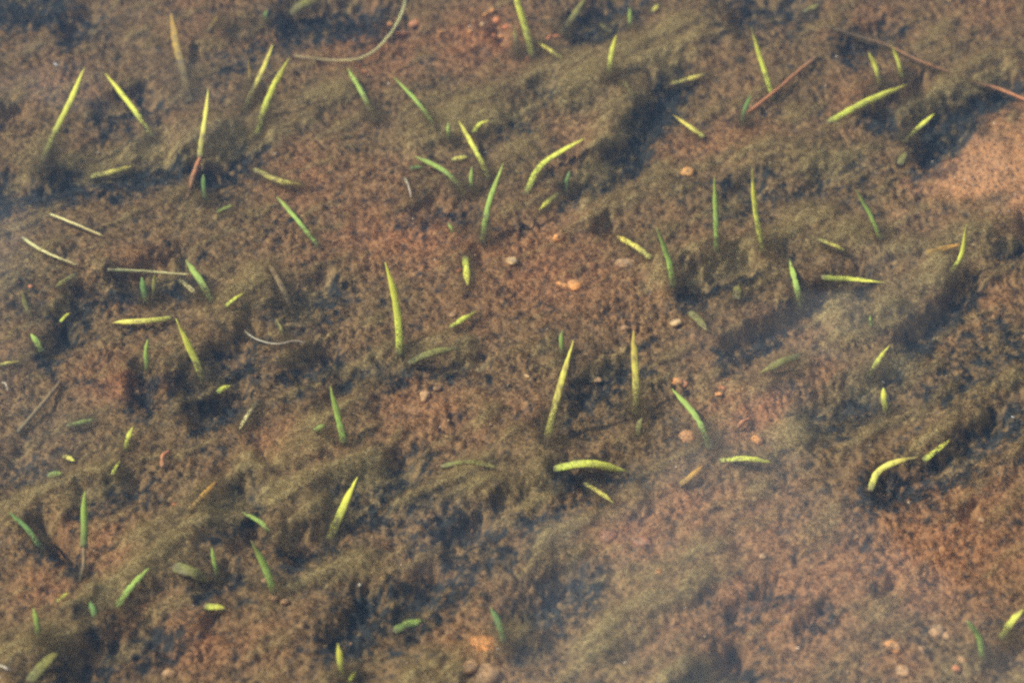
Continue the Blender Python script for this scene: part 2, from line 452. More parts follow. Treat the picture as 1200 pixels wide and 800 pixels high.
xs = axis(-0.70, 0.70, 0.0016, 60); ys = axis(-0.47, 0.58, 0.0020, 60)
gx, gy = np.meshgrid(xs, ys)
gx, gy = gx.ravel(), gy.ravel()
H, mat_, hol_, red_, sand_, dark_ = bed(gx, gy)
far = np.maximum(0, np.hypot(gx, gy) - 2.0)
H = H - 0.03 * far
nx, ny = len(xs), len(ys)
ii = (np.arange(ny - 1)[:, None] * nx + np.arange(nx - 1)[None, :]).ravel()
quads = np.stack([ii, ii + 1, ii + 1 + nx, ii + nx], 1)
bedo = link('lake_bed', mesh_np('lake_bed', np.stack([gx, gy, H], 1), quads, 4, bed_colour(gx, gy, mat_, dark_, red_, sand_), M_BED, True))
bedo['kind'] = 'structure'
bedo['label'] = 'brown silty lake bed with soft ridges and dark hollows'

WATER_Z = 0.125
wm = bpy.data.meshes.new('water')
wm.from_pydata([(-60, -60, WATER_Z), (60, -60, WATER_Z), (60, 60, WATER_Z), (-60, 60, WATER_Z)], [], [(0, 1, 2, 3)])
wm.materials.append(M_WATER)
wo = link('water', wm)
wo['kind'] = 'structure'
wo['label'] = 'clear shallow water with a faint reflection of the sky'


def build_haze():
    """Fine silt hanging in the water."""
    m, N, L = new_mat('suspended_silt')
    o = N('ShaderNodeOutputMaterial'); v = N('ShaderNodeVolumePrincipled')
    v.inputs['Color'].default_value = (.50, .70, .90, 1)
    v.inputs['Density'].default_value = .22
    L(v.outputs[0], o.inputs['Volume'])
    x0, x1, z0, z1 = -9, 9, -.6, WATER_Z - .004
    me = bpy.data.meshes.new('haze')
    me.from_pydata([(x0, x0, z0), (x1, x0, z0), (x1, x1, z0), (x0, x1, z0), (x0, x0, z1), (x1, x0, z1), (x1, x1, z1), (x0, x1, z1)], [],
                   [(0, 3, 2, 1), (4, 5, 6, 7), (0, 1, 5, 4), (1, 2, 6, 5), (2, 3, 7, 6), (3, 0, 4, 7)])
    me.materials.append(m)
    h_ = link('haze', me)
    h_['kind'] = 'stuff'
    h_['label'] = 'fine suspended silt making the shallow water faintly milky'


build_haze()


def blur(q, k):
    for ax in (0, 1):
        c = np.cumsum(np.pad(q, [(k + 1, k) if a == ax else (0, 0) for a in (0, 1)], mode='edge'), axis=ax)
        m = q.shape[ax]
        q = (np.take(c, np.arange(m) + 2 * k + 1, ax) - np.take(c, np.arange(m), ax)) / (2 * k + 1)
    return q


REL = H.reshape(ny, nx) - blur(blur(H.reshape(ny, nx), 3), 3)      # how far a spot stands out of its surroundings
GRIDS = [q.reshape(ny, nx) for q in (H, mat_, dark_, red_, sand_, REL)]


def bed(x, y):
    """The same, read back from the finished bed."""
    fx = np.clip(np.interp(x, xs, np.arange(nx)), 0, nx - 1.001); fy = np.clip(np.interp(y, ys, np.arange(ny)), 0, ny - 1.001)
    ix, iy = fx.astype(int), fy.astype(int)
    tx, ty = fx - ix, fy - iy
    return [(q[iy, ix] * (1 - tx) + q[iy, ix + 1] * tx) * (1 - ty) + (q[iy + 1, ix] * (1 - tx) + q[iy + 1, ix + 1] * tx) * ty for q in GRIDS]


def bed_z(x, y):
    return float(bed(np.array([x]), np.array([y]))[0][0])


def on_bed(px, py):
    """Follow a pixel's sight line down to the bed."""
    z = 0.0
    for _ in range(14):
        p = at(px, py, z)
        z = .5 * z + .5 * bed_z(p[0], p[1])
    return at(px, py, z)


# ---------------------------------------------------------------- green shoots, stalks and threads
C = {
    'yg': (.86, .86, .12), 'y': (.96, .82, .16), 'g': (.44, .60, .12), 'dg': (.20, .34, .09), 'oc': (.50, .33, .07),
    'ol': (.33, .31, .08), 'tan': (.33, .23, .11), 'red': (.66, .28, .12), 'pale': (.90, .78, .34), 'wh': (.66, .55, .40), 'or': (.66, .36, .07),
}
SILT = np.array([.17, .125, .080])
BASES = []                          # spots where algae gathers round a shoot


def catmull(P, n):
    P = [2 * P[0] - P[1]] + list(P) + [2 * P[-1] - P[-2]]
    outp = []
    segs = len(P) - 3
    for k in range(n + 1):
        t = k / n * segs
        i = min(int(t), segs - 1)
        f = t - i
        a, b, c, d = P[i:i + 4]
        outp.append(.5 * ((2 * b) + (c - a) * f + (2 * a - 5 * b + 4 * c - d) * f * f + (3 * b - a - 3 * c + d) * f ** 3))
    return np.array(outp)


def strip_mesh(name, path, wid, colour, silt0=0., silt1=0., spots=0., taper='tip', flat=.32, seed=0):
    """A leaf or stalk along path; silt0 and silt1 say how coated root and tip are."""
    r = np.random.default_rng(seed)
    n = max(8, min(26, int(np.linalg.norm(np.diff(path, axis=0), axis=1).sum() / .0035)))
    P = catmull(path, n)
    P += r.normal(0, .00012, P.shape)
    T = np.gradient(P, axis=0)
    T /= np.linalg.norm(T, axis=1)[:, None] + 1e-9
    view = CAM - P.mean(0); view /= np.linalg.norm(view)
    up = np.array([0, -.35, .94])
    tw = r.uniform(-.5, .5)
    k8 = 8
    co, col = [], []
    s = np.linspace(0, 1, n + 1)
    if taper == 'tip':
        prof = np.minimum(1, (1 - s) / r.uniform(.18, .36)) ** .75 * (1 - .15 * s)
    elif taper == 'both':
        prof = np.minimum(1, (1 - s) / r.uniform(.18, .38)) ** .8 * np.minimum(1, (s + .06) / .12) ** .5
    else:
        prof = np.ones_like(s) * (1 - .25 * s)
    for _ in range(r.integers(0, 3)):                       # nibbled edges
        k_ = r.integers(2, n); prof[k_] *= r.uniform(.72, .9)
    if taper != 'rod' and silt1 == 0 and r.random() < .45:
        silt1 = r.uniform(.25, .8)
    prof = np.maximum(prof, .05) * (1 + .02 * r.normal(0, 1, n + 1))
    base = np.array(colour)
    ph = r.uniform(0, 50)
    for i in range(n + 1):
        f = up - T[i] * np.dot(up, T[i])
        if np.linalg.norm(f) < .2:
            f = view - T[i] * np.dot(view, T[i])
        f /= np.linalg.norm(f) + 1e-9
        side = np.cross(T[i], f)
        a = tw * s[i]
        side, f = side * math.cos(a) + f * math.sin(a), f * math.cos(a) - side * math.sin(a)
        hw = wid * .5 * prof[i]
        for k in range(k8):
            t = 2 * math.pi * k / k8
            co.append(P[i] + side * hw * math.cos(t) + f * hw * flat * (math.sin(t) - .35 * abs(math.cos(t))))
            nz = vnoise(np.array([s[i] * 7 + ph]), np.array([ph]), seed)[0]
            sc = max(silt0 * max(0, 1 - s[i] / .6) ** .7, .9 * max(0, 1 - s[i] / .16)) + silt1 * max(0, (s[i] - .55) / .45) ** 1.5 + .22 * max(0, nz) + r.uniform(-.05, .05)
            if spots and r.random() < spots:
                sc += r.uniform(.35, .7)
            sc = min(.93, max(0, sc))
            c = base * (1 + .10 * nz)
            c = c * np.array([1 + .25 * (s[i] - .4), 1, 1])
            col.append(c * (1 - sc) + SILT * 1.15 * sc)
    fc = []
    for i in range(n):
        for k in range(k8):
            q = (k + 1) % k8
            fc.append((i * k8 + k, i * k8 + q, (i + 1) * k8 + q, (i + 1) * k8 + k))
    co = np.array(co)
    o = path[0].copy()
    me = mesh_np(name, co - o, np.array(fc), 4, np.clip(np.array(col), .01, .9), M_LEAF, True)
    # close the two ends
    import bmesh
    bm = bmesh.new(); bm.from_mesh(me)
    bm.verts.ensure_lookup_table()
    bm.faces.new([bm.verts[k] for k in range(k8)][::-1])
    bm.faces.new([bm.verts[n * k8 + k] for k in range(k8)])
    bm.to_mesh(me); bm.free()
    return me, o


def make_path(pts, stance, sink=.004):
    """Photo points from root to tip -> points in the place. stance 'up' stands, 'lean' half, 'lie' rests on the bed."""
    root = on_bed(*pts[0])
    L_px = sum(math.dist(pts[i], pts[i + 1]) for i in range(len(pts) - 1))
    res = []
    run = 0
    for i, p in enumerate(pts):
        if i:
            run += math.dist(pts[i - 1], p)
        f = run / max(L_px, 1e-6)
        if stance == 'lie':
            q = on_bed(*p)
            h = q[2] + .004 + .004 * math.sin(math.pi * f)
            q = at(p[0], p[1], h)
        else:
            rise_px = max(0, pts[0][1] - p[1])
            k = .62 if stance == 'up' else .30
            h = root[2] + rise_px * MPX / cp * k * (1 if stance == 'up' else .8) + .004 * f
            q = on_bed(*p)
            if h < q[2] + .005:
                h = q[2] + .005
            h = min(h, WATER_Z - .006)
            q = at(p[0], p[1], h)
        res.append(q)
    res[0] = res[0] - np.array([0, 0, sink if stance != 'lie' else .001])
    if len(res) == 2:
        m = (res[0] + res[1]) / 2
        d = res[1] - res[0]
        l = np.linalg.norm(d)
        m = m + np.array([random.uniform(-.06, .06) * l, 0, .03 * l])
        res = [res[0], m, res[1]]
    return res


def tag(o, label, cat, group=None):
    o['label'] = label
    o['category'] = cat
    if group:
        o['group'] = group


SEED = [100]


def shoot(pts, wpx, c, stance, label, s0=.6, s1=.0, spots=.05, name='grass_shoot', cat='grass shoot', group=None, taper='tip', flat=.32, wisp=1.0, col2=None):
    SEED[0] += 1
    path = make_path(pts, stance)
    me, o = strip_mesh(name, path, wpx * MPX * (.90 if stance != 'lie' or name != 'fallen_leaf' else .86), C[c], s0, s1, spots, taper, flat, SEED[0])
    ob = link(name, me)
    ob.location = o
    tag(ob, label, cat, group)
    if wisp > 0:
        BASES.append((path, wisp, wpx * MPX, stance))
    return ob


LANDMARKS = [
    (460, 360, 'the tall lone bright green blade'), (655, 455, 'the long brown-spotted yellow blade'), (743, 435, 'the long straight yellow blade'),
    (690, 546, 'the long level tapering leaf'), (1000, 327, 'the plump level yellow leaf'), (1048, 545, 'the curved yellow leaf arching over a hollow'),
    (915, 100, 'the straight red-brown stalk'), (1150, 190, 'the open sand patch'), (615, 30, 'the wide yellow-green shoot among pebbles'),
    (430, 50, 'the long bowed yellowish stalk'), (555, 190, 'the crossing shoots'), (650, 190, 'the curved yellow-green leaf bowing right'),
    (315, 100, 'the side-by-side pair of yellow blades'), (865, 250, 'the tall parallel pair of green blades'), (175, 318, 'the straw-thin yellow stalk'),
    (165, 375, 'the sharp flat yellow leaf'), (325, 400, 'the wavy white root thread'), (395, 485, 'the bright green blade on grey silt'),
    (99, 620, 'the green blade on a brown stem'), (310, 660, 'the pointed green blade beside tan crumbs'), (403, 594, 'the wide silt-dusted yellow-green leaf'),
    (566, 757, 'the broad orange stone'), (752, 634, 'the larger rusty red pebble'), (1048, 757, 'the bright orange sunken pebble'), (735, 308, 'the largest orange pebble'),
    (815, 490, 'the dark green leaning blade'), (75, 257, 'the thin straight pale stalk'), (808, 558, 'the bright orange-yellow leaf'), (45, 478, 'the tan-brown overgrown stalk'),
    (50, 780, 'the broad olive-yellow leaf under silt'), (155, 688, 'the green leaf leaning right below the long ridge'), (875, 497, 'the coral red scrap of stalk'),
]


def near(px, py):
    return min(LANDMARKS, key=lambda m: (m[0] - px) ** 2 + (m[1] - py) ** 2)[2]


TINY = ('tiny green shoot tip', 'tiny green shoot tips')
FRAG = ('tiny yellow leaf fragment', 'tiny yellow leaf fragments')
OLV = ('faint leaf under algae', 'olive leaves under algae')
# root first, tip last: points, width px, colour, stance, root silt, spots, label (or label and group)
SHOOTS = [
    # upper left
    ([(44, 198), (62, 160), (84, 115), (99, 79)], 10, 'yg', 'up', .95, .05, 'long yellow-green shoot whose lower half fades into pale fluff, left of the dark blue hollow'),
    ([(179, 157), (152, 122), (123, 86)], 8, 'yg', 'lean', .1, .10, 'yellow-green blade tilted left, broken by a band of silt across its middle'),
    ([(222, 116), (213, 78), (206, 50), (200, 15)], 14, 'oc', 'lean', .85, .35, 'old ochre leaf crusted with tan silt, upright behind the fluff'),
    ([(284, 127), (305, 88), (320, 52)], 9, 'y', 'up', .75, .25, 'yellow blade freckled with brown, left one of the side-by-side pair'),
    ([(300, 156), (316, 112), (339, 68)], 10, 'yg', 'up', .45, .15, 'yellow blade with browned tip, right one of the side-by-side pair'),
    ([(292, 102), (293, 84), (291, 70)], 6, 'oc', 'up', .7, .3, 'short ochre stub beside the side-by-side pair of yellow blades'),
    ([(105, 206), (132, 201), (159, 194)], 9, 'y', 'lie', .5, .1, 'yellow leaf with a blunt end lying at the edge of the dark blue hollow'),
    ([(297, 197), (328, 212), (357, 217)], 9, 'y', 'lie', .75, .2, 'pale yellow leaf, slightly bowed, half covered by the reddish mud'),
    ([(373, 285), (347, 256), (324, 230)], 7, 'g', 'lean', .1, .05, 'clean green blade leaning left alone on bare brown silt'),
    ([(254, 248), (273, 240)], 6, 'g', 'lie', .3, .0) + TINY,
    ([(440, 140), (425, 110), (407, 80)], 8, 'g', 'lean', .8, .1, 'thin green blade with a yellow tip beside the orange pebble pair'),
    ([(509, 142), (488, 118), (461, 90)], 7, 'g', 'lean', .2, .05, 'slender straight green blade tilted left above the crossing shoots'),
    ([(527, 161), (525, 144)], 5, 'g', 'up', .6, 0) + TINY,
    ([(340, 16), (352, 6), (372, 0)], 16, 'ol', 'lie', .6, .2) + OLV,
    ([(243, 36), (258, 17)], 8, 'oc', 'lie', .8, .3) + OLV,
    ([(311, 22), (312, 12)], 6, 'dg', 'up', .6, 0) + TINY,
    # upper middle
    ([(624, 64), (617, 36), (608, 8), (604, -14)], 11, 'yg', 'up', .5, .08, 'wide yellow-green shoot beside the row of orange pebbles'),
    ([(606, 64), (604, 45), (603, 28)], 6, 'ol', 'up', .8, .1, 'dull thin shoot standing against the wide yellow-green shoot by the pebbles'),
    ([(660, 69), (642, 57), (620, 44)], 7, 'y', 'lie', .5, .1, 'yellow leaf lying at the foot of the wide yellow-green shoot'),
    ([(656, 39), (672, 20), (688, -6)], 11, 'ol', 'lean', .6, .2, 'olive-yellow leaf bent to the right next to a dark red pebble'),
    ([(714, 87), (716, 66), (722, 41)], 8, 'yg', 'up', .6, .05, 'short green spike rising out of the long smooth olive mat'),
    ([(739, 31), (738, 9)], 7, 'g', 'up', .7, .05, 'stubby green spike behind the long smooth olive mat'),
    ([(765, 13), (771, 6)], 8, 'y', 'lie', .4, .1) + FRAG,
    ([(717, 37), (703, 27)], 7, 'ol', 'lie', .5, .1) + FRAG,
    ([(744, 116), (728, 92)], 7, 'ol', 'lie', .7, .1) + OLV,
    ([(554, 152), (562, 145), (575, 141)], 7, 'yg', 'lean', .2, .05, 'short curled green leaf just above the crossing shoots'),
    ([(574, 206), (557, 176), (537, 141)], 8, 'yg', 'lean', .5, .12, 'yellow-green blade leaning left, one of the crossing shoots'),
    ([(529, 187), (549, 184)], 8, 'y', 'lie', .4, .2) + FRAG,
    ([(546, 222), (520, 200), (486, 183)], 8, 'g', 'lean', .6, .05, 'green blade arching left and sinking into dark mud'),
    ([(480, 196), (496, 196)], 6, 'dg', 'lie', .5, .0) + TINY,
    ([(554, 221), (553, 194)], 6, 'g', 'up', .5, .05, 'short vertical green stub between the crossing shoots'),
    ([(565, 281), (573, 238), (590, 191)], 9, 'g', 'up', .3, .1, 'tall green blade leaning right, largest of the crossing shoots'),
    ([(616, 224), (632, 196), (658, 177), (685, 162)], 10, 'yg', 'lean', .15, .08, 'curved yellow-green leaf bowing right with silt on its tip'),
    ([(663, 223), (668, 199)], 7, 'dg', 'up', .4, .0, 'dark green stub in the shade under the curved yellow-green leaf'),
    ([(655, 226), (631, 247)], 8, 'yg', 'lie', .8, .1, 'short yellow-green leaf tip slipping out of a grey mat'),
    ([(531, 269), (525, 261)], 5, 'g', 'lean', .3, .0) + TINY,
    ([(826, 160), (808, 148), (788, 134)], 8, 'y', 'lie', .1, .1, 'short yellow leaf pointing at the lone orange pebble'),
    ([(786, 97), (806, 93), (829, 86)], 8, 'y', 'lie', .7, .15, 'short yellow leaf lying level on smooth olive silt'),
    # upper right
    ([(907, 113), (893, 74), (880, 32)], 8, 'yg', 'up', .1, .08, 'long yellow-green blade whose foot touches the red-brown stalk'),
    ([(870, 143), (880, 112)], 7, 'dg', 'up', .6, .0, 'dark green stub beneath the red-brown stalk'),
    ([(1032, 97), (1026, 79), (1018, 61)], 7, 'yg', 'up', .5, .05, 'small yellow-green spike, shorter of the two above the fat lying leaf'),
    ([(1058, 88), (1052, 70), (1044, 51)], 7, 'yg', 'up', .3, .05, 'small yellow-green spike, taller of the two above the fat lying leaf'),
    ([(970, 143), (1012, 121), (1065, 98)], 11, 'yg', 'lie', .2, .12, 'fat yellow-green leaf lying over a dark hollow'),
    ([(1060, 163), (1078, 148), (1095, 133)], 8, 'yg', 'lean', .7, .05, 'yellow-green leaf tip at the edge of the darkest hollow by the sand'),
    ([(1055, 192), (1062, 178)], 12, 'ol', 'lie', .6, .2) + OLV,
    ([(840, 292), (839, 250), (837, 208)], 8, 'g', 'up', .2, .1, 'upright green blade, left one of the tall parallel pair'),
    ([(896, 294), (886, 250), (881, 197)], 8, 'yg', 'up', .4, .2, 'upright speckled green blade, right one of the tall parallel pair'),
    ([(1034, 279), (1020, 252), (1002, 221)], 7, 'g', 'up', .2, .05, 'thin green blade tilted left on bare silt below the sand patch'),
    ([(1114, 317), (1127, 298), (1133, 261)], 7, 'yg', 'up', .3, .05, 'curved yellow-green blade crossing the end of an ochre leaf'),
    ([(1083, 297), (1126, 286)], 10, 'or', 'lie', .0, .15, 'ochre leaf lying behind the curved yellow-green blade'),
    ([(940, 14), (960, 6)], 9, 'ol', 'lie', .7, .1) + OLV,
    ([(764, 302), (744, 288), (722, 276)], 9, 'y', 'lie', .5, .1, 'yellow leaf lying above the biggest orange pebble'),
    ([(790, 333), (783, 302), (769, 266)], 9, 'g', 'up', .2, .05, 'bent green blade beside the yellow leaf by the biggest orange pebble'),
    # middle left
    ([(90, 320), (65, 336)], 8, 'ol', 'lie', .6, .1) + OLV,
    ([(249, 350), (233, 326), (217, 304)], 10, 'g', 'lean', .5, .05, 'broad soft green blade beyond the end of the straw-thin stalk'),
    ([(210, 326), (222, 337), (235, 348)], 7, 'pale', 'lie', .5, .2, 'pale scrap hooked under the end of the straw-thin stalk'),
    ([(171, 352), (166, 324)], 9, 'dg', 'up', .4, .0, 'dark green stub deep in the hollow under the straw-thin stalk'),
    ([(176, 347), (181, 322)], 7, 'ol', 'up', .5, .0, 'olive stub deep in the hollow under the straw-thin stalk'),
    ([(203, 371), (168, 376), (131, 378)], 8, 'y', 'lie', .05, .15, 'yellow leaf with a sharp point lying flat beside a leaning green shoot'),
    ([(242, 452), (227, 418), (206, 373)], 10, 'yg', 'up', .85, .05, 'yellow-green shoot rising from dark mud beside the sharp flat yellow leaf'),
    ([(263, 359), (275, 350), (287, 342)], 6, 'yg', 'lie', .3, .05, 'small yellow-green leaf on fluff above the white root thread'),
    ([(173, 431), (173, 397)], 7, 'g', 'up', .2, .05, 'short upright green spike on grey-brown fluff'),
    ([(36, 372), (30, 356), (25, 339)], 7, 'ol', 'up', .6, .1) + OLV,
    ([(49, 409), (36, 391)], 9, 'g', 'lean', .5, .05, 'blurred green leaf end next to a small dark pit'),
    ([(347, 368), (330, 335), (313, 304)], 9, 'tan', 'lie', .6, .2, 'faint tan dead leaf stretched over the fluff'),
    ([(70, 377), (82, 366)], 5, 'yg', 'lie', .2, .0) + FRAG,
    ([(-6, 428), (24, 423)], 6, 'y', 'lie', .5, .2) + FRAG,
    ([(404, 517), (396, 488), (387, 452)], 9, 'g', 'up', .05, .06, 'bright green pointed blade standing clear on grey silt'),
    ([(302, 468), (290, 486), (280, 504)], 6, 'pale', 'lie', .9, .0, 'pale yellow sliver with one bright end'),
    ([(254, 459), (271, 451)], 8, 'yg', 'lie', .4, .1) + FRAG,
    ([(146, 524), (156, 499)], 7, 'yg', 'lean', .5, .1) + TINY,
    ([(78, 498), (112, 491)], 6, 'g', 'lie', .8, .0) + OLV,
    ([(74, 532), (88, 540)], 7, 'y', 'lie', .5, .2) + FRAG,
    ([(368, 504), (382, 497)], 8, 'g', 'lie', .4, .1) + TINY,
    ([(334, 398), (324, 373)], 4, 'ol', 'lean', .5, .1) + OLV,
    ([(131, 555), (141, 539)], 5, 'yg', 'lie', .4, .0) + FRAG,
    # middle
    ([(468, 413), (467, 380), (461, 340), (451, 307)], 10, 'yg', 'up', .05, .04, 'tall bright green blade standing alone, slightly curved'),
    ([(545, 299), (548, 335)], 10, 'yg', 'lie', .4, .05, 'short yellow-green leaf pointing downwards over a small dark pit'),
    ([(526, 383), (541, 375), (560, 364)], 8, 'yg', 'lie', .3, .1, 'short green leaf resting on brown silt right of the tall lone blade'),
    ([(478, 424), (506, 413), (540, 407)], 10, 'ol', 'lie', .4, .1, 'olive-yellow leaf smothered in fluff at the foot of the tall lone blade'),
    ([(660, 414), (659, 386)], 7, 'g', 'up', .5, .05, 'short green spike behind the spotted yellow blade'),
    ([(640, 514), (655, 458), (672, 398)], 10, 'y', 'up', .45, .3, 'long yellow blade spotted with brown silt, leaning right'),
    ([(746, 484), (745, 440), (742, 387)], 10, 'y', 'up', .6, .12, 'long straight yellow blade, upright, dusted with silt grains at the tip'),
    ([(748, 507), (752, 489)], 8, 'ol', 'lean', .6, .1) + TINY,
    ([(833, 522), (816, 488), (787, 455)], 9, 'g', 'lean', .5, .05, 'dark green blade leaning left, its foot by an orange pebble'),
    ([(963, 324), (1000, 327), (1037, 331)], 10, 'yg', 'lie', .3, .12, 'plump yellow leaf lying level with a dark hollow under it'),
    ([(958, 279), (975, 286), (991, 294)], 7, 'y', 'lie', .7, .1, 'short pointed yellow leaf above the plump level leaf'),
    ([(941, 360), (933, 334), (925, 304)], 9, 'g', 'lean', .5, .1, 'soft green blade with ragged tip left of the plump level leaf'),
    ([(942, 414), (916, 424), (889, 438)], 10, 'ol', 'lie', .3, .15, 'dull olive leaf lying on crumbly dark silt'),
    ([(1017, 439), (1030, 421), (1043, 404)], 7, 'yg', 'lean', .5, .25, 'small slanting yellow-green leaf on the rim of a dark furrow'),
    ([(1040, 481), (1035, 454)], 8, 'yg', 'up', .5, .1, 'short yellow-green stub below the dark furrow'),
    ([(808, 364), (829, 388)], 11, 'ol', 'lie', .4, .1) + OLV,
    ([(863, 350), (866, 332)], 13, 'ol', 'lie', .6, .1) + OLV,
    ([(1022, 379), (1020, 369)], 4, 'g', 'up', .2, .0) + TINY,
    ([(1020, 574), (1028, 554), (1050, 541), (1078, 535)], 9, 'y', 'lie', .0, .1, 'curved yellow leaf arching over a dark hollow'),
    ([(1082, 539), (1113, 515)], 9, 'yg', 'lie', .3, .1, 'yellow-green leaf continuing from the curved arching one'),
    # lower left
    ([(50, 640), (30, 617), (9, 599)], 7, 'dg', 'lean', .2, .1, 'thin dark green leaf sliding into a narrow dark slot'),
    ([(135, 709), (153, 688), (175, 664)], 9, 'g', 'lean', .2, .1, 'green leaf leaning right on crumbly silt under the long ridge'),
    ([(220, 597), (238, 580), (254, 563)], 8, 'or', 'lie', .5, .15, 'orange-yellow leaf lying along the long diagonal ridge'),
    ([(322, 692), (310, 663), (294, 632)], 9, 'g', 'up', .2, .1, 'pointed green blade leaning left beside tan crumbs'),
    ([(255, 674), (248, 641)], 6, 'g', 'up', .4, .05, 'thin green spike between the olive leaf and the dark mud'),
    ([(332, 634), (306, 612), (282, 599)], 7, 'g', 'lean', .7, .05, 'thin green leaf fading into a dark patch'),
    ([(203, 662), (225, 670), (246, 682)], 16, 'ol', 'lie', .4, .2, 'broad olive-tan leaf half dissolved in silt'),
    ([(239, 709), (264, 712)], 9, 'yg', 'lie', .2, .2) + FRAG,
    ([(44, 747), (39, 711)], 7, 'g', 'up', .6, .1, 'thin green spike on the lower part of the long ridge'),
    ([(112, 723), (105, 704)], 8, 'dg', 'lean', .4, .0) + TINY,
    ([(34, 798), (68, 763)], 14, 'ol', 'lie', .4, .1, 'broad olive-yellow leaf under thin silt by the corner of the bed'),
    ([(386, 628), (402, 594), (419, 558)], 12, 'yg', 'up', .6, .1, 'wide soft yellow-green leaf dusted all over with silt'),
    ([(55, 556), (74, 554)], 9, 'g', 'lie', .7, .0) + OLV,
    ([(401, 790), (396, 753)], 8, 'yg', 'up', .6, .1) + OLV,
    ([(407, 798), (418, 784)], 5, 'yg', 'lie', .2, .0) + FRAG,
    ([(66, 704), (80, 694)], 5, 'yg', 'lie', .3, .1) + FRAG,
    ([(516, 545), (548, 541), (583, 547)], 7, 'ol', 'lie', .0, .2, 'thin olive-yellow leaf lying level on dark crumbs'),
    ([(648, 548), (690, 543), (735, 552)], 11, 'yg', 'lie', .2, .08, 'long yellow-green leaf lying level, tapering to a fine point'),
    ([(684, 564), (702, 576), (719, 589)], 6, 'y', 'lie', .5, .1, 'small yellow sliver below the long tapering level leaf'),
    ([(591, 748), (584, 728), (574, 710)], 9, 'dg', 'lean', .3, .05, 'dark green blade standing alone in grey-brown fluff'),
    ([(462, 738), (480, 730), (499, 727)], 12, 'g', 'lie', .5, .1, 'wide blurred green leaf among crumbs'),
    ([(796, 567), (810, 558), (824, 545)], 8, 'or', 'lie', .2, .1, 'bright orange-yellow leaf beside a yellow-green one'),
    ([(843, 538), (875, 537), (907, 542)], 8, 'yg', 'lie', .3, .1, 'slim yellow-green leaf lying level right of the orange-yellow leaf'),
    ([(1153, 770), (1147, 746), (1132, 726)], 8, 'g', 'up', .2, .05, 'curved green blade leaning left, near tan gravel'),
    ([(1173, 745), (1185, 729), (1200, 712)], 10, 'yg', 'lean', .6, .1, 'yellow-green blade leaning right, near tan gravel'),
]
for row in SHOOTS:
    pts, wd_, c_, st_, s0_, sp_, lb_ = row[:7]
    if len(row) > 7:
        lb_ += ' near ' + near(*pts[-1])
    lying = st_ == 'lie'
    shoot(pts, wd_, c_, st_, lb_, s0_, 0.0, sp_, name='fallen_leaf' if lying else 'grass_shoot', cat='leaf' if lying else 'grass shoot',
          group=(row[7] if len(row) > 7 else 'leaves lying on the lake bed' if lying else 'green shoots on the lake bed'),
          taper='both' if st_ == 'lie' else 'tip', flat=.3 if c_ != 'ol' else .2, wisp=(.15 if lying else .45) + 1.6 * s0_)


def stemmed(leaf_pts, lw, lc, stem_pts, sw, sc_, label):
    """A shoot whose leaf still sits on a bare brown stem."""
    SEED[0] += 1
    ps = make_path(stem_pts, 'lean')
    e = bpy.data.objects.new('grass_shoot', None)
    COL.objects.link(e)
    e.empty_display_size = .01
    e.location = ps[0]
    tag(e, label, 'grass shoot', 'green shoots on the lake bed')
    me, o = strip_mesh('stem', ps, sw * MPX, C[sc_], .5, .2, .3, 'rod', .8, SEED[0])
    s = link('stem', me, e); s.location = Vector(o) - e.location
    s['label'] = 'bare reddish brown stem'
    top = ps[-1]
    lp = [top]
    z = top[2]
    for i, p in enumerate(leaf_pts):
        z = min(z + abs((leaf_pts[i - 1][1] if i else stem_pts[-1][1]) - p[1]) * MPX / cp * .55, WATER_Z - .006)
        lp.append(at(p[0], p[1], z))
    SEED[0] += 1
    me, o = strip_mesh('leaf', lp, lw * MPX, C[lc], .75, 0, .08, 'tip', .32, SEED[0])
    l = link('leaf', me, e); l.location = Vector(o) - e.location
    BASES.append((ps, .8, sw * MPX, 'lean'))


stemmed([(235, 172), (240, 140), (244, 104)], 8, 'y', [(219, 230), (227, 205), (235, 185)], 8, 'red', 'yellow leaf tip on a reddish brown stem rising out of a dark gap')
stemmed([(99, 625), (99, 602), (99, 575)], 8, 'g', [(93, 678), (98, 660), (98, 641)], 5, 'tan', 'green blade standing straight on a thin brown stem')
shoot([(241, 233), (238, 204)], 7, 'dg', 'up', 'dark green stub beside the reddish brown stem', .4)


def stalk(pts, wpx, c, label, name='dead_stalk', cat='stalk', group='dead stalks', s0=.2, s1=.2, spots=.1, flat=.75, wisp=.35):
    return shoot(pts, wpx, c, 'lie', label, s0, s1, spots, name, cat, group, 'rod', flat, wisp)


stalk([(958, 65), (935, 84), (908, 107), (874, 134)], 6.5, 'red', 'straight red-brown stalk lying on the fluff with one pale cut end')
stalk([(978, 33), (1010, 44), (1040, 53), (1075, 70), (1112, 84), (1150, 100)], 4.2, 'red', 'long thin rusty stalk running towards the sand patch', s0=.95, s1=.6, spots=.5, wisp=2.2)
stalk([(1146, 98), (1170, 104), (1215, 122)], 6.5, 'red', 'thick orange-red stalk end lying above the sand patch')
stalk([(478, -12), (470, 18), (452, 47), (428, 66), (398, 71), (345, 66)], 4.4, 'pale', 'long bowed yellowish stalk curving round to bare silt', s0=.1, s1=.7, wisp=.5)
stalk([(30, 239), (75, 257), (120, 276)], 4, 'pale', 'thin straight pale stalk below the dark blue hollow', s0=.05, s1=.1, spots=.08, wisp=.08)
stalk([(26, 277), (45, 291), (68, 302), (92, 311)], 5, 'pale', 'thin kinked pale stalk, parallel to the straight pale one', s0=.05, s1=.1, spots=.08, wisp=.08)
stalk([(126, 315), (172, 318), (222, 322)], 5, 'pale', 'straw-thin yellow stalk spanning a dark blue hollow', s0=.05, s1=.1, spots=.08, wisp=.08)
